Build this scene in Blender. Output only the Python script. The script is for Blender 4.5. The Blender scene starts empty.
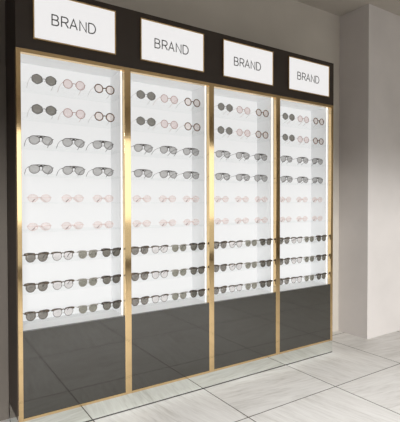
import bpy, bmesh, math, random
from mathutils import Vector, Matrix
random.seed(4)
S = bpy.context.scene
C = S.collection
PI = math.pi

# ------------------------------------------------------------------ helpers
def new_bm(): return bmesh.new()

def add_box(bm, x0, x1, y0, y1, z0, z1):
    r = bmesh.ops.create_cube(bm, size=1.0)
    for v in r['verts']:
        v.co = Vector((x0 + (v.co.x + .5) * (x1 - x0), y0 + (v.co.y + .5) * (y1 - y0), z0 + (v.co.z + .5) * (z1 - z0)))
    return r['verts']

def bevel(bm, w, seg=2):
    bmesh.ops.bevel(bm, geom=bm.edges[:], offset=w, segments=seg, affect='EDGES', profile=.5)

def add_tube(bm, pts, radii, n=8, closed=False, squash=1.0):
    """tube through pts with one radius per point; squash scales the sideways radius"""
    pts = [Vector(p) for p in pts]; N = len(pts); rings = []
    for i, p in enumerate(pts):
        a = pts[(i - 1) % N] if (closed or i > 0) else pts[i]
        b = pts[(i + 1) % N] if (closed or i < N - 1) else pts[i]
        t = (b - a).normalized()
        ref = Vector((0, 1, 0)) if abs(t.y) < .9 else Vector((0, 0, 1))
        u = t.cross(ref).normalized(); w = u.cross(t).normalized()
        r = radii[i] if isinstance(radii, (list, tuple)) else radii
        rings.append([bm.verts.new(p + u * (math.cos(2 * PI * k / n) * r) + w * (math.sin(2 * PI * k / n) * r * squash)) for k in range(n)])
    M = N if closed else N - 1
    for i in range(M):
        A, B = rings[i], rings[(i + 1) % N]
        for k in range(n):
            bm.faces.new((A[k], A[(k + 1) % n], B[(k + 1) % n], B[k]))
    if not closed:
        bm.faces.new(rings[0]); bm.faces.new(list(reversed(rings[-1])))

def obj(name, bm, mat, parent=None, smooth=False, loc=None):
    bmesh.ops.recalc_face_normals(bm, faces=bm.faces[:])
    me = bpy.data.meshes.new(name); bm.to_mesh(me); bm.free()
    if smooth:
        for p in me.polygons: p.use_smooth = True
    me.materials.append(mat)
    o = bpy.data.objects.new(name, me); C.objects.link(o)
    if parent: o.parent = parent
    if loc: o.location = loc
    return o

def box_obj(name, dims, mat, parent=None, bv=0):
    bm = new_bm(); add_box(bm, *dims)
    if bv: bevel(bm, bv)
    return obj(name, bm, mat, parent)

def struct(name, dims, mat):
    o = box_obj(name, dims, mat); o['kind'] = 'structure'; return o

def thing(name, label, cat, loc=(0, 0, 0), group=None):
    o = bpy.data.objects.new(name, None); C.objects.link(o)
    o.empty_display_size = .05
    o.location = loc; o['label'] = label; o['category'] = cat
    if group: o['group'] = group
    return o

# ------------------------------------------------------------------ materials
def mat(name, col, rough=.5, metal=0, spec=.5, emit=None, estr=0):
    m = bpy.data.materials.new(name); m.use_nodes = True
    b = m.node_tree.nodes['Principled BSDF']
    b.inputs['Base Color'].default_value = (*col, 1)
    b.inputs['Roughness'].default_value = rough
    b.inputs['Metallic'].default_value = metal
    b.inputs['Specular IOR Level'].default_value = spec
    if emit:
        b.inputs['Emission Color'].default_value = (*emit, 1)
        b.inputs['Emission Strength'].default_value = estr
    return m

def node(nt, t, **kw):
    n = nt.nodes.new(t)
    for k, v in kw.items():
        if hasattr(n, k): setattr(n, k, v)
        else: n.inputs[k].default_value = v
    return n

def plaster(name, col, var=.04, rough=.85):
    m = mat(name, col, rough, spec=.25); nt = m.node_tree; b = nt.nodes['Principled BSDF']
    tc = node(nt, 'ShaderNodeTexCoord'); n = node(nt, 'ShaderNodeTexNoise'); n.inputs['Scale'].default_value = 3; n.inputs['Detail'].default_value = 6
    r = node(nt, 'ShaderNodeValToRGB')
    r.color_ramp.elements[0].position = .3; r.color_ramp.elements[1].position = .7
    r.color_ramp.elements[0].color = (*[c * (1 - var) for c in col], 1); r.color_ramp.elements[1].color = (*[min(1, c * (1 + var)) for c in col], 1)
    nt.links.new(tc.outputs['Object'], n.inputs['Vector']); nt.links.new(n.outputs['Fac'], r.inputs['Fac']); nt.links.new(r.outputs['Color'], b.inputs['Base Color'])
    n2 = node(nt, 'ShaderNodeTexNoise'); n2.inputs['Scale'].default_value = 180
    bp = node(nt, 'ShaderNodeBump'); bp.inputs['Strength'].default_value = .05; bp.inputs['Distance'].default_value = .002
    nt.links.new(tc.outputs['Object'], n2.inputs['Vector']); nt.links.new(n2.outputs['Fac'], bp.inputs['Height']); nt.links.new(bp.outputs['Normal'], b.inputs['Normal'])
    return m

def see_through(name, tint, gloss=.06, rough=.05, haze=0.0, hcol=(.9, .9, .9)):
    """tinted clear sheet: transparent with a little reflection and some milky body"""
    m = bpy.data.materials.new(name); m.use_nodes = True; nt = m.node_tree; nt.nodes.clear()
    out = node(nt, 'ShaderNodeOutputMaterial'); t = node(nt, 'ShaderNodeBsdfTransparent'); g = node(nt, 'ShaderNodeBsdfGlossy')
    d = node(nt, 'ShaderNodeBsdfDiffuse'); m1 = node(nt, 'ShaderNodeMixShader'); m2 = node(nt, 'ShaderNodeMixShader')
    t.inputs['Color'].default_value = (*tint, 1); g.inputs['Roughness'].default_value = rough; d.inputs['Color'].default_value = (*hcol, 1)
    m1.inputs[0].default_value = haze; m2.inputs[0].default_value = gloss
    nt.links.new(t.outputs[0], m1.inputs[1]); nt.links.new(d.outputs[0], m1.inputs[2])
    nt.links.new(m1.outputs[0], m2.inputs[1]); nt.links.new(g.outputs[0], m2.inputs[2]); nt.links.new(m2.outputs[0], out.inputs[0])
    return m

def tortoise(name, a, b_, scale=90):
    m = mat(name, a, .25); nt = m.node_tree; b = nt.nodes['Principled BSDF']
    tc = node(nt, 'ShaderNodeTexCoord'); n = node(nt, 'ShaderNodeTexNoise'); n.inputs['Scale'].default_value = scale; n.inputs['Detail'].default_value = 2
    r = node(nt, 'ShaderNodeValToRGB'); r.color_ramp.elements[0].position = .4; r.color_ramp.elements[1].position = .62
    r.color_ramp.elements[0].color = (*a, 1); r.color_ramp.elements[1].color = (*b_, 1)
    nt.links.new(tc.outputs['Object'], n.inputs['Vector']); nt.links.new(n.outputs['Fac'], r.inputs['Fac']); nt.links.new(r.outputs['Color'], b.inputs['Base Color'])
    return m

TILE = .7535; GX = .3815; GY = -.457
def floor_material():
    m = mat('stone_tiles', (.6, .58, .54), .46, spec=.3); nt = m.node_tree; L = nt.links; b = nt.nodes['Principled BSDF']
    def M(op, a, c=None):
        n = nt.nodes.new('ShaderNodeMath'); n.operation = op
        for i, v in enumerate((a, c)):
            if v is None: continue
            if isinstance(v, (int, float)): n.inputs[i].default_value = v
            else: L.new(v, n.inputs[i])
        return n.outputs[0]
    geo = node(nt, 'ShaderNodeNewGeometry'); sp = node(nt, 'ShaderNodeSeparateXYZ'); L.new(geo.outputs['Position'], sp.inputs[0])
    u = M('DIVIDE', M('SUBTRACT', sp.outputs['X'], GX), TILE); v = M('DIVIDE', M('SUBTRACT', sp.outputs['Y'], GY), TILE)
    iu = M('FLOOR', u); iv = M('FLOOR', v); fu = M('SUBTRACT', u, iu); fv = M('SUBTRACT', v, iv)
    du = M('MINIMUM', fu, M('SUBTRACT', 1, fu)); dv = M('MINIMUM', fv, M('SUBTRACT', 1, fv))
    joint = M('LESS_THAN', M('MINIMUM', du, dv), .0042)
    # every other tile is laid with the grain turned a quarter
    par = M('MODULO', M('ABSOLUTE', M('ADD', iu, iv)), 2)
    def mixf(f, a, c): return M('ADD', M('MULTIPLY', a, M('SUBTRACT', 1, f)), M('MULTIPLY', c, f))
    across = mixf(par, sp.outputs['X'], sp.outputs['Y']); along = mixf(par, sp.outputs['Y'], sp.outputs['X'])
    skew = M('ADD', across, M('MULTIPLY', along, .14))
    seed = M('ADD', M('MULTIPLY', iu, 7.31), M('MULTIPLY', iv, 3.77))
    def grain(sc_a, sc_l, det, dist):
        cb = node(nt, 'ShaderNodeCombineXYZ'); L.new(M('MULTIPLY', skew, sc_a), cb.inputs[0]); L.new(M('MULTIPLY', along, sc_l), cb.inputs[1]); L.new(seed, cb.inputs[2])
        n = node(nt, 'ShaderNodeTexNoise'); n.inputs['Scale'].default_value = 1; n.inputs['Detail'].default_value = det; n.inputs['Distortion'].default_value = dist
        L.new(cb.outputs[0], n.inputs['Vector']); return n.outputs['Fac']
    g1 = grain(38, 4.5, 6, .7); g2 = grain(110, 12, 4, .3); g3 = grain(3, 1.4, 3, .4)
    g = M('ADD', M('ADD', M('MULTIPLY', g1, .5), M('MULTIPLY', g2, .25)), M('MULTIPLY', g3, .25))
    r = node(nt, 'ShaderNodeValToRGB'); e = r.color_ramp.elements
    e[0].position = .32; e[0].color = (.50, .475, .44, 1); e[1].position = .62; e[1].color = (.78, .765, .74, 1)
    k = e.new(.43); k.color = (.64, .62, .59, 1); k = e.new(.5); k.color = (.71, .69, .665, 1)
    L.new(g, r.inputs['Fac'])
    mx = node(nt, 'ShaderNodeMix', data_type='RGBA'); L.new(joint, mx.inputs['Factor']); L.new(r.outputs['Color'], mx.inputs['A']); mx.inputs['B'].default_value = (.07, .058, .045, 1)
    L.new(mx.outputs['Result'], b.inputs['Base Color'])
    ro = M('ADD', M('MULTIPLY', joint, .4), .46); L.new(ro, b.inputs['Roughness'])
    return m

def brushed_gold(name, col, rough):
    m = mat(name, col, rough, 1.0); nt = m.node_tree; b = nt.nodes['Principled BSDF']
    tc = node(nt, 'ShaderNodeTexCoord'); mp = node(nt, 'ShaderNodeMapping'); mp.inputs['Scale'].default_value = (60, 60, 4)
    n = node(nt, 'ShaderNodeTexNoise'); n.inputs['Scale'].default_value = 1
    mr = node(nt, 'ShaderNodeMapRange'); mr.inputs['To Min'].default_value = rough * .8; mr.inputs['To Max'].default_value = rough * 1.25
    nt.links.new(tc.outputs['Object'], mp.inputs[0]); nt.links.new(mp.outputs[0], n.inputs['Vector']); nt.links.new(n.outputs['Fac'], mr.inputs['Value']); nt.links.new(mr.outputs[0], b.inputs['Roughness'])
    return m

M_wall = plaster('taupe_plaster', (.54, .495, .44))
M_wallR = plaster('pale_plaster', (.64, .60, .58))
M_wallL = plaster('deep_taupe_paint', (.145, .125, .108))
M_ceil = plaster('ceiling_paint', (.50, .46, .41), .02)
M_floor = floor_material()
M_dark = plaster('espresso_laminate', (.040, .030, .024), .06, .45)
M_gold = brushed_gold('polished_brass', (.80, .585, .32), .085)
M_panel = mat('smoked_glass_panel', (.030, .028, .023), .05)
M_panel.node_tree.nodes['Principled BSDF'].inputs['IOR'].default_value = 1.82
M_mirror = mat('mirror_glass', (.86, .89, .86), .02, 1.0)
M_white = mat('white_acrylic_added_glow', (.80, .81, .82), .4, emit=(1, 1, 1), estr=.11)  # slight emission added to brighten the alcove side and ceiling panels
M_back = mat('backlit_acrylic', (.12, .12, .12), .5, emit=(1, 1, .995), estr=.72)
M_led = mat('led_strip', (.8, .8, .8), .5, emit=(1, .93, .80), estr=1.3)
M_ledge = mat('white_ledge', (.78, .78, .78), .3)
M_shelf = see_through('clear_acrylic', (.992, .995, .995), .012, .04, .012, (.9, .92, .93))
M_sign = mat('sign_face', (.20, .20, .20), .5, emit=(1, .985, .985), estr=.76)
M_letter = mat('grey_lettering', (.055, .05, .048), .6)
M_gap = mat('shadow_gap', (.03, .026, .022), .7)
M_frame = mat('window_frame', (.05, .045, .04), .4)
M_glass = see_through('window_glass', (.97, .98, .97), .04, .01)

# glasses
def sq(c): return tuple(x ** .5 for x in c)
M_gunmetal = mat('gunmetal', (.10, .09, .085), .3, .6)
M_rosedark = mat('dark_rose_tip', (.22, .12, .115), .4)
M_rose = mat('rose_metal', (.48, .24, .21), .3, .4)
M_tort = tortoise('tortoiseshell', (.06, .028, .014), (.26, .12, .05))
M_silver = mat('silver_wire', (.55, .53, .50), .3, .3)
M_avi = mat('aviator_metal', (.11, .10, .095), .3, .5)
M_pale = mat('pale_rose_metal', (.70, .50, .47), .35, .2)
M_brown = tortoise('brown_acetate', (.040, .030, .024), (.12, .085, .06))
M_greyac = mat('translucent_grey_acetate', (.28, .26, .235), .3)
M_black = tortoise('dark_acetate', (.022, .018, .016), (.07, .05, .04))
M_bot = mat('clear_rim', (.48, .45, .43), .3)
L_grey = see_through('grey_lens', sq((.28, .265, .24)), .03, .16)
L_pink = see_through('pink_lens', sq((.91, .81, .80)), .03, .16)
L_palep = see_through('pale_pink_lens', sq((.93, .86, .83)), .03, .16)
L_avi = see_through('silver_lens', sq((.56, .55, .54)), .03, .16)
L_rimless = see_through('blush_lens', sq((.95, .87, .85)), .03, .16)
L_smoke = see_through('smoke_lens', sq((.32, .295, .265)), .03, .16)
L_clear = see_through('clear_lens', sq((.90, .86, .85)), .03, .16)
L_olive = see_through('olive_lens', sq((.36, .345, .29)), .03, .16)
L_dark = see_through('dark_lens', sq((.25, .23, .195)), .03, .16)

# ------------------------------------------------------------------ the room
H = 2.995; BY = .366
def struct_bm(name, boxes, m):
    bm = new_bm()
    for b in boxes: add_box(bm, *b)
    o = obj(name, bm, m); o['kind'] = 'structure'; return o
XL, XR, YF = -3.0, 6.5, -5.2
struct('floor', (XL - .1, XR + .1, YF - .1, .6, -.08, 0), M_floor)
struct('ceiling', (XL - .1, XR + .1, YF - .1, .6, H, H + .1), M_ceil)
struct('wall_back', (-.012, 2.94, BY, .55, 0, H), M_wall)
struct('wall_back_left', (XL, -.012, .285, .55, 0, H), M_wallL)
struct('wall_back_right', (2.94, XR, .049, .55, 0, H), M_wallR)
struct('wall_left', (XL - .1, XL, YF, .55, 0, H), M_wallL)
struct('wall_right', (XR, XR + .1, YF, .55, 0, H), M_wall)
WX0, WX1, WZ0, WZ1 = -2.7, 5.8, .12, 2.5
struct_bm('wall_front', [(XL, WX0, YF - .1, YF, 0, H), (WX1, XR, YF - .1, YF, 0, H), (WX0, WX1, YF - .1, YF, 0, WZ0), (WX0, WX1, YF - .1, YF, WZ1, H)], M_wall)
bm = new_bm()
for k in range(5):
    x = WX0 + (WX1 - WX0) * k / 4
    add_box(bm, max(WX0, x - .03), min(WX1, x + .03), YF - .08, YF - .02, WZ0, WZ1)
add_box(bm, WX0, WX1, YF - .08, YF - .02, WZ0, WZ0 + .05); add_box(bm, WX0, WX1, YF - .08, YF - .02, WZ1 - .05, WZ1)
wf = obj('window_1', bm, M_frame); wf['kind'] = 'structure'
box_obj('pane', (WX0, WX1, YF - .055, YF - .045, WZ0, WZ1), M_glass, wf)

# ------------------------------------------------------------------ the display cabinet
W = .6; x0, x1 = -.0117, 2.4115; ZB, ZG, ZT = .0972, 2.0207, 2.3607; DEP = .214
POST = [(x0, .0115)] + [(W * k - .0199, W * k + .0199) for k in (1, 2, 3)] + [(2.386, x1)]
cab = thing('display_cabinet', 'tall dark eyewear display cabinet with four backlit white bays and brass frame against wall', 'cabinet', (0, 0, 0))
EPS = .0006
box_obj('header', (x0, x1, 0, BY - EPS, ZG, ZT), M_dark, cab)
box_obj('side_board', (x0 + EPS, 0.0, .031, .285 - EPS, ZB, ZG - EPS), M_dark, cab)
box_obj('side_board', (2.400, x1 - EPS, .031, BY - EPS, ZB, ZG - EPS), M_dark, cab)
box_obj('back_board', (0.0005, 2.3995, DEP + .012, DEP + .03, ZB, ZG - EPS), M_dark, cab)
box_obj('bottom_board', (0.0005, 2.3995, .031, DEP + .0115, ZB, ZB + .02), M_dark, cab)
for k in range(5):
    a, b = POST[k]
    box_obj('post', (a, b, 0, .030, ZB, ZG - .0005), M_gold, cab, .0012)
for k in range(4):
    a, b = POST[k][1], POST[k + 1][0]
    box_obj('top_rail', (a, b, 0, .030, ZG - .020, ZG - .0005), M_gold, cab)
    box_obj('bottom_rail', (a, b, 0, .030, ZB, ZB + .014), M_gold, cab)
    box_obj('base_panel', (a, b, .003, .024, ZB + .014, .5635), M_panel, cab)
    box_obj('ledge', (a, b, .0245, DEP, .553, .5630), M_ledge, cab)
    c, d = max(a - .004, .003), min(b + .004, 2.397)
    box_obj('back_panel', (c, d, DEP, DEP + .010, .5635, ZG - .010), M_back, cab)
    bm = new_bm()
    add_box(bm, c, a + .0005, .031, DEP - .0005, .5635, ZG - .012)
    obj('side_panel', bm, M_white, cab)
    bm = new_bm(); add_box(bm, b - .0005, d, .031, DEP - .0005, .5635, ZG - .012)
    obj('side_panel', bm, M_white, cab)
    for q in (a + .0008, b - .0033):
        box_obj('light_strip', (q, q + .0025, .042, .046, .5640, ZG - .0125), M_led, cab)
    box_obj('light_strip', (a + .005, b - .005, .0312, .0352, ZG - .018, ZG - .0122), M_led, cab)  # top strip added to brighten the alcove ceiling and sides
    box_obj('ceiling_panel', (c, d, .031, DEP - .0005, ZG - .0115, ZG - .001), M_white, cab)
box_obj('plinth', (x0, x1, .002, .26, .006, ZB - .0003), M_mirror, cab)
box_obj('plinth_shadow_strip', (x0, x1, .001, .262, 0, .006), M_gap, cab)  # dark strip standing in for the shadow line under the plinth

SHELF = [1.8592, 1.7000, 1.5380, 1.3840, 1.2320, 1.0800, .9125, .7530, .6010]
SHELF = [round(1.2269 + (z - 1.2269) * .9925, 4) for z in SHELF]
for k in range(4):
    a, b = POST[k][1] + .0008, POST[k + 1][0] - .0008
    for z in SHELF:
        box_obj('shelf', (a, b, .010, DEP - .001, z - .006, z), M_shelf, cab)

# ------------------------------------------------------------------ signs
def stroke(bm, pts, w, y0, y1, closed=False):
    pts = [Vector(p) for p in pts]; N = len(pts); L_, R_ = [], []
    for i, p in enumerate(pts):
        a = pts[(i - 1) % N] if (closed or i > 0) else pts[i]; b = pts[(i + 1) % N] if (closed or i < N - 1) else pts[i]
        d1 = (p - a).normalized() if (p - a).length > 1e-9 else (b - p).normalized(); d2 = (b - p).normalized() if (b - p).length > 1e-9 else d1
        n1 = Vector((-d1.y, d1.x)); n2 = Vector((-d2.y, d2.x)); n = (n1 + n2).normalized(); s = w / 2 / max(.45, n.dot(n1))
        L_.append(p + n * s); R_.append(p - n * s)
    def q(v, y): return bm.verts.new((v.x, y, v.y))
    A = [(q(l, y0), q(r, y0), q(l, y1), q(r, y1)) for l, r in zip(L_, R_)]
    for i in range(N if closed else N - 1):
        a, b = A[i], A[(i + 1) % N]
        for f in ((a[0], a[1], b[1], b[0]), (a[2], b[2], b[3], a[3]), (a[0], b[0], b[2], a[2]), (a[1], a[3], b[3], b[1])): bm.faces.new(f)
    if not closed:
        bm.faces.new((A[0][0], A[0][2], A[0][3], A[0][1])); bm.faces.new((A[-1][0], A[-1][1], A[-1][3], A[-1][2]))

def arc(cx, cy, rx, ry, a0, a1, n=9):
    return [(cx + rx * math.cos(math.radians(a0 + (a1 - a0) * i / n)), cy + ry * math.sin(math.radians(a0 + (a1 - a0) * i / n))) for i in range(n + 1)]

def glyph(ch):
    if ch == 'B': return .62, [([(0, .52), (.34, .52)] + arc(.34, .76, .22, .24, -90, 90) + [(0, 1), (0, 0), (.36, 0)] + arc(.36, .26, .25, .26, -90, 90) + [(.30, .52)], False)]
    if ch == 'R': return .62, [([(0, 0), (0, 1), (.36, 1)] + arc(.36, .74, .25, .26, 90, -90) + [(0, .48)], False), ([(.34, .48), (.64, 0)], False)]
    if ch == 'A': return .70, [([(0, 0), (.35, 1), (.70, 0)], False), ([(.12, .34), (.58, .34)], False)]
    if ch == 'N': return .62, [([(0, 0), (0, 1), (.62, 0), (.62, 1)], False)]
    if ch == 'D': return .66, [([(0, 0), (0, 1), (.28, 1)] + arc(.28, .5, .40, .5, 90, -90) + [(0, 0)], False)]

BAYW = ['leftmost', 'second from the left', 'third from the left', 'rightmost']
def make_sign(label):
    t = thing('illuminated_sign', label, 'sign', (0, 0, 0), 'illuminated signs on the cabinet header')
    w, h, g = .2265, .1245, .0065
    bm = new_bm()
    add_box(bm, -w, w, -.012, -.0004, h - g, h); add_box(bm, -w, w, -.012, -.0004, -h, -h + g)
    add_box(bm, -w, -w + g, -.012, -.0004, -h + g, h - g); add_box(bm, w - g, w, -.012, -.0004, -h + g, h - g)
    obj('frame', bm, M_gold, t)
    box_obj('light_panel', (-w + g, w - g, -.009, -.0004, -h + g, h - g), M_sign, t)
    bm = new_bm(); ch = .0535; x = -.1305
    for c in 'BRAND':
        wd, strokes = glyph(c)
        for pts, cl in strokes:
            stroke(bm, [(x + p[0] * ch * 1.06, -.0325 + p[1] * ch) for p in pts], .0060, -.0100, -.0088, cl)
        x += wd * ch * 1.06 + (.0145 if c != 'R' else .0095)
    obj('lettering', bm, M_letter, t)
    return t
def copy_tree(o, parent=None):
    c = o.copy(); C.objects.link(c)
    if parent: c.parent = parent
    for ch in list(o.children): copy_tree(ch, c)
    return c
SL = ['backlit white BRAND sign above the leftmost bay, its top cut by the picture edge',
      'backlit white BRAND sign on dark header above the second bay from the left',
      'backlit white BRAND sign on dark header above the third bay from the left',
      'backlit white BRAND sign above the rightmost bay, smallest and nearest the corner']
s0 = make_sign(SL[0])
for k in range(4):
    s = s0 if k == 0 else copy_tree(s0)
    s['label'] = SL[k]; s.location = (.298 + .6083 * k - (.002 if k > 1 else 0), 0, 2.2005)

# ------------------------------------------------------------------ glasses
# each pair: origin on the shelf under the bridge, lenses facing -y, temples running back (+y)
def outline(kind, w, h, n=28):
    """right-hand lens outline (x away from the nose), centred"""
    P = []
    for i in range(n):
        a = 2 * PI * i / n; c, s = math.cos(a), math.sin(a)
        if kind == 'round': r = 1; X, Z = c, s
        elif kind == 'octagon':
            k = PI / 3; aa = (a + k / 2) % k - k / 2; r = .5 + .5 * (math.cos(k / 2) / math.cos(aa)) + .02; X, Z = r * c, r * s
        elif kind == 'aviator':
            X = math.copysign(abs(c) ** .85, c); Z = math.copysign(abs(s) ** .9, s)
            if Z < 0: X = X * (1 + .22 * Z) + .10 * Z * -1 * .9
        elif kind == 'oval': X = c * (1 + .06 * s); Z = math.copysign(abs(s) ** .9, s)
        elif kind == 'panto':
            X = math.copysign(abs(c) ** .8, c); Z = math.copysign(abs(s) ** .75, s) if s > 0 else math.copysign(abs(s) ** .95, s)
            if Z < 0: X *= (1 + .18 * Z)
        P.append((X * w / 2, Z * h / 2))
    m = min(p[1] for p in P)
    return [(x, z - m - h / 2) for x, z in P]

def make_glasses(spec, name, label, cat, group):
    t = thing(name, label, cat, (0, 0, 0), group)
    w, h = spec['lens']; gap = spec['gap']; rim = spec['rim']; cz = h / 2 + rim; cx = gap / 2 + w / 2
    ol = outline(spec['shape'], w, h); fm = spec['frame']
    tw = 2 * cx + w                                     # width over the lenses
    bm = new_bm()
    for s in (-1, 1):
        pts = [(s * (cx + x), 0, cz + z) for x, z in ol]
        if rim > .0006 and not spec.get('browline'):
            add_tube(bm, pts, rim, 6, True)
    topz = cz + h / 2
    if spec.get('browline'):
        bt = spec['browline']
        for s in (-1, 1):
            # heavy bar over the lens, thick at the outer corner and thinning toward the nose
            P = [(s * (gap / 2 - .001), -.001, topz - h * .20), (s * (gap / 2 + w * .12), -.0015, topz - h * .03), (s * (cx), -.0015, topz + .0008), (s * (cx + w * .32), -.001, topz - .0002), (s * (cx + w * .5 + .0035), .0005, topz - h * .09), (s * (cx + w * .5 + .0065), .003, topz - h * .15)]
            add_tube(bm, P, [bt * .55, bt * .8, bt * .85, bt * 1.15, bt * 1.3, bt * .8], 8, squash=.8)
            pts = [(s * (cx + x), 0, cz + z) for x, z in ol]
            add_tube(bm, pts, rim, 6, True)
        add_tube(bm, [(-gap / 2 - .001, 0, topz - h * .15), (0, -.001, topz - h * .08), (gap / 2 + .001, 0, topz - h * .15)], bt * .6, 8)
    elif spec['shape'] == 'aviator':
        add_tube(bm, [(-cx - w * .15, -.001, topz - .0003), (-gap / 2 - w * .15, -.001, topz + .0006), (gap / 2 + w * .15, -.001, topz + .0006), (cx + w * .15, -.001, topz - .0003)], [rim * .8, rim * 1.8, rim * 1.8, rim * .8], 8)
        add_tube(bm, [(-gap / 2 - .0045, -.0008, topz - h * .18), (0, -.0012, topz - h * .14), (gap / 2 + .0045, -.0008, topz - h * .18)], rim * 2.2, 8)
        add_tube(bm, [(-gap / 2, -.0008, topz - h * .05), (0, -.0012, topz - h * .04), (gap / 2, -.0008, topz - h * .05)], rim * 2.0, 8)
    else:
        bz = cz + h * spec.get('bridge', .08); br = max(.0011, rim * .95)
        add_tube(bm, [(-gap / 2, 0, bz - .001), (-gap / 4, -.0012, bz + .0016), (gap / 4, -.0012, bz + .0016), (gap / 2, 0, bz - .001)], br, 8)
    hz = cz + h * spec.get('hinge', .1); hx = tw / 2 + (.0065 if spec.get('browline') else .0035); er = spec.get('end', .0012)
    for s in (-1, 1):
        add_tube(bm, [(s * (tw / 2 - .001), 0, hz), (s * hx, .001, hz + .0003), (s * hx, .006, hz)], [er, er, er * .9], 8)
    # small nose pads
    for s in (-1, 1):
        add_tube(bm, [(s * (gap / 2 - .0005), .002, cz - h * .02), (s * (gap / 2 - .0025), .005, cz - h * .08), (s * (gap / 2 - .002), .006, cz - h * .16)], [.0005, .0010, .0012], 6)
    obj('frame', bm, fm, t, True)
    for s in (-1, 1):
        bm = new_bm(); n = len(ol); th = .0008; f0, f1 = [], []
        for x, z in ol:
            f0.append(bm.verts.new((s * (cx + x * .985), -th, cz + z * .985))); f1.append(bm.verts.new((s * (cx + x * .985), th, cz + z * .985)))
        for i in range(n): bm.faces.new((f0[i], f0[(i + 1) % n], f1[(i + 1) % n], f1[i]))
        dome = [bm.verts.new((s * (cx + x * .55), -th - .0012, cz + z * .55)) for x, z in ol]
        dome1 = [bm.verts.new((s * (cx + x * .55), th - .0012, cz + z * .55)) for x, z in ol]
        c0 = bm.verts.new((s * cx, -th - .0018, cz)); c1 = bm.verts.new((s * cx, th - .0018, cz))
        for i in range(n):
            j = (i + 1) % n
            bm.faces.new((f0[i], f0[j], dome[j], dome[i])); bm.faces.new((dome[i], dome[j], c0))
            bm.faces.new((f1[i], f1[j], dome1[j], dome1[i])); bm.faces.new((dome1[i], dome1[j], c1))
        obj('lens', bm, spec['tint'], t, True)
    tr = spec.get('temple', .0011); tm = spec.get('temple_mat', fm)
    for s in (-1, 1):
        bm = new_bm()
        if spec.get('folded'):
            y = .0085 if s < 0 else .012
            P = [(s * hx, .006, hz), (s * (hx - .004), y, hz + .0005), (s * .015, y, hz - .001), (-s * .014, y, hz - .003), (-s * .034, y + .001, .0026)]
        else:
            P = [(s * hx, .006, hz), (s * hx, .032, hz - .0015), (s * (hx - .0005), .060, hz - .006), (s * (hx - .001), .082, hz - .013), (s * (hx - .002), .102, max(.003, hz - .024)), (s * (hx - .003), .116, max(.0018, hz - .034))]
        add_tube(bm, P, [tr, tr * .95, tr * .95, tr * 1.1, tr * 1.2, tr * .9][:len(P)], 8, squash=.8)
        tp = obj('temple', bm, tm, t, True)
        if 'tip' in spec and s > 0:
            bm = new_bm(); a, b = Vector(P[-2]), Vector(P[-1])
            add_tube(bm, [a + (b - a) * .25, a + (b - a) * .6, b], [tr * 1.5, tr * 2.1, tr * 1.8], 8)
            obj('temple_tip', bm, spec['tip'], tp, True)
    return t

SPEC = {
 'grey_round': dict(shape='octagon', lens=(.0560, .0500), gap=.0155, rim=.0016, frame=M_gunmetal, tint=L_grey, end=.0013, temple=.0009, temple_mat=M_silver),
 'pink_round': dict(shape='round', lens=(.0490, .0470), gap=.0205, rim=.0017, frame=M_rose, tint=L_pink, temple=.0009, temple_mat=M_pale),
 'tort_round': dict(shape='round', lens=(.0480, .0465), gap=.0200, rim=.0030, frame=M_tort, tint=L_palep, temple=.0009, temple_mat=M_silver, end=.0018),
 'aviator': dict(shape='aviator', lens=(.0550, .0450), gap=.0110, rim=.0015, frame=M_avi, tint=L_avi, hinge=.22, end=.0022, temple=.0014),
 'rimless': dict(shape='oval', lens=(.0510, .0410), gap=.0160, rim=.0007, frame=M_pale, tint=L_rimless, folded=True, temple=.0009, tip=M_rosedark),
 'brown_bar': dict(shape='panto', lens=(.0490, .0450), gap=.0130, rim=.0012, frame=M_brown, tint=L_smoke, browline=.0058, hinge=.34, temple=.0020, end=.0024),
 'clear_bar': dict(shape='panto', lens=(.0480, .0440), gap=.0130, rim=.0012, frame=M_brown, tint=L_clear, browline=.0044, hinge=.34, temple=.0018, end=.0022),
 'grey_small': dict(shape='panto', lens=(.0470, .0430), gap=.0110, rim=.0016, frame=M_greyac, tint=L_olive, browline=.0030, hinge=.34, temple=.0016, end=.0019),
 'dark_bar': dict(shape='panto', lens=(.0480, .0440), gap=.0110, rim=.0012, frame=M_black, tint=L_dark, browline=.0062, hinge=.34, temple=.0020, end=.0026),
}
INFO = {   # object name, category, group, description
 'grey_round': ('sunglasses', 'sunglasses', 'round grey-lensed sunglasses', 'round grey-lensed sunglasses'),
 'pink_round': ('tinted_glasses', 'glasses', 'round pink-lensed glasses', 'round pink-lensed glasses with rose rims'),
 'tort_round': ('eyeglasses', 'glasses', 'round tortoiseshell glasses', 'round glasses with dark tortoiseshell rims'),
 'aviator': ('aviator_glasses', 'sunglasses', 'grey aviator glasses', 'grey aviator glasses'),
 'rimless': ('rimless_glasses', 'glasses', 'pale pink rimless glasses', 'pale pink rimless glasses'),
 'brown_bar': ('sunglasses', 'sunglasses', 'brown browline sunglasses', 'brown browline sunglasses, first from left'),
 'clear_bar': ('eyeglasses', 'glasses', 'clear-lensed browline glasses', 'clear-lensed browline glasses'),
 'grey_small': ('sunglasses', 'sunglasses', 'small grey-framed sunglasses', 'small sunglasses with thin grey frame'),
 'dark_bar': ('sunglasses', 'sunglasses', 'dark thick-browed sunglasses', 'darkest thick-browed sunglasses, fourth from left'),
}
ORD = ['top', 'second', 'third', 'fourth', 'fifth', 'sixth', 'seventh', 'eighth', 'bottom']
BAY = ['leftmost bay', 'second bay from left', 'third bay from left', 'rightmost bay']
X3 = [-.1610, .0, .1740]; X3a = [-.1810, -.006, .1630]; X3b = [-.1910, -.013, .1640]
X4 = [-.2115, -.0710, .0690, .2110]
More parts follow.
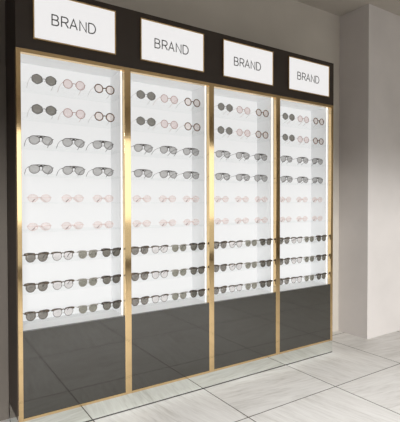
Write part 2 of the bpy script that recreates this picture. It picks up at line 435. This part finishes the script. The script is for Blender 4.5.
ROWS = [[('grey_round', X3[0]), ('pink_round', X3[1]), ('tort_round', X3[2])]] * 2 + \
       [[('aviator', x) for x in X3a]] * 2 + [[('rimless', x) for x in X3b]] * 2 + \
       [list(zip(('brown_bar', 'clear_bar', 'grey_small', 'dark_bar'), X4))] * 3
POS3 = ['left', 'middle', 'right']
LENS_Y = .030
proto = {}
for bay in range(4):
    for r, row in enumerate(ROWS):
        for i, (kind, dx) in enumerate(row):
            nm, cat, grp, desc = INFO[kind]
            lab = desc
            if kind in ('aviator', 'rimless'): lab += ', %s of three' % ['leftmost', 'middle one', 'rightmost'][i]
            lab += ' on %s shelf, %s' % (ORD[r], BAY[bay])
            if kind not in proto:
                o = make_glasses(SPEC[kind], nm, lab, cat, grp); proto[kind] = o
            else:
                o = copy_tree(proto[kind])
            o['label'] = lab; o['category'] = cat; o['group'] = grp
            jx = random.uniform(-.0012, .0012) if len(row) == 3 else random.uniform(-.0004, .0004)
            o.location = (W * bay + .3 + dx + jx - (.0045 if len(row) == 3 else (0, .0025, .0025, .0035)[i]), LENS_Y + random.uniform(-.001, .001), SHELF[r] + .0006)
            o.rotation_euler = (0, 0, math.radians(random.uniform(-1.2, 1.2)))

# ------------------------------------------------------------------ light
def area(name, loc, target, sx, sy, power, col=(1, 1, 1), spread=180):
    d = bpy.data.lights.new(name, 'AREA'); d.shape = 'RECTANGLE'; d.size = sx; d.size_y = sy; d.energy = power; d.color = col; d.spread = math.radians(spread)
    o = bpy.data.objects.new(name, d); C.objects.link(o); o.location = loc
    o.rotation_euler = (Vector(target) - Vector(loc)).to_track_quat('-Z', 'Y').to_euler()
    return o
area('floor_fill_lamp', (.2, -1.9, H - .03), (.2, -1.89, 0), 5.2, 2.8, 52, (.985, .99, 1), 84)  # unseen area lamp added below the ceiling to fill the floor
area('daylight', (3.0, YF - .5, 1.9), (2.6, 0, 0), 6.0, 2.2, 30, (1, .99, .985), 120)
sd = bpy.data.lights.new('sun', 'SUN'); sd.energy = 2.7; sd.angle = math.radians(8); sd.color = (1, .99, 1)
so = bpy.data.objects.new('sun', sd); C.objects.link(so)
el, az = math.radians(10.5), math.radians(17)
so.rotation_euler = Vector((math.sin(az) * math.cos(el), math.cos(az) * math.cos(el), -math.sin(el))).to_track_quat('-Z', 'Y').to_euler()

w = bpy.data.worlds.new('World'); S.world = w; w.use_nodes = True
bg = w.node_tree.nodes['Background']; bg.inputs[0].default_value = (1, .985, .96, 1); bg.inputs[1].default_value = .8

# ------------------------------------------------------------------ camera
f, yaw, pitch, roll = 433.70, .5841, .0181, -.0014
cp, sp_ = math.cos(pitch), math.sin(pitch); cy_, sy_ = math.cos(yaw), math.sin(yaw)
F = Vector((sy_ * cp, cy_ * cp, -sp_)); R = Vector((cy_, -sy_, 0)); U = R.cross(F)
R2 = math.cos(roll) * R + math.sin(roll) * U; U2 = -math.sin(roll) * R + math.cos(roll) * U
cd = bpy.data.cameras.new('camera'); cam = bpy.data.objects.new('camera', cd); C.objects.link(cam)
cd.sensor_fit = 'HORIZONTAL'; cd.sensor_width = 36; cd.lens = f * 36 / 400; cd.clip_start = .02
m = Matrix((R2, U2, -F)).transposed().to_4x4(); m.translation = Vector((-.4532, -2.3595, 1.2269)); cam.matrix_world = m
S.camera = cam
S.view_settings.view_transform = 'Standard'; S.view_settings.look = 'None'
S.view_settings.gamma = 1; S.view_settings.use_curve_mapping = False; S.view_settings.exposure = 0
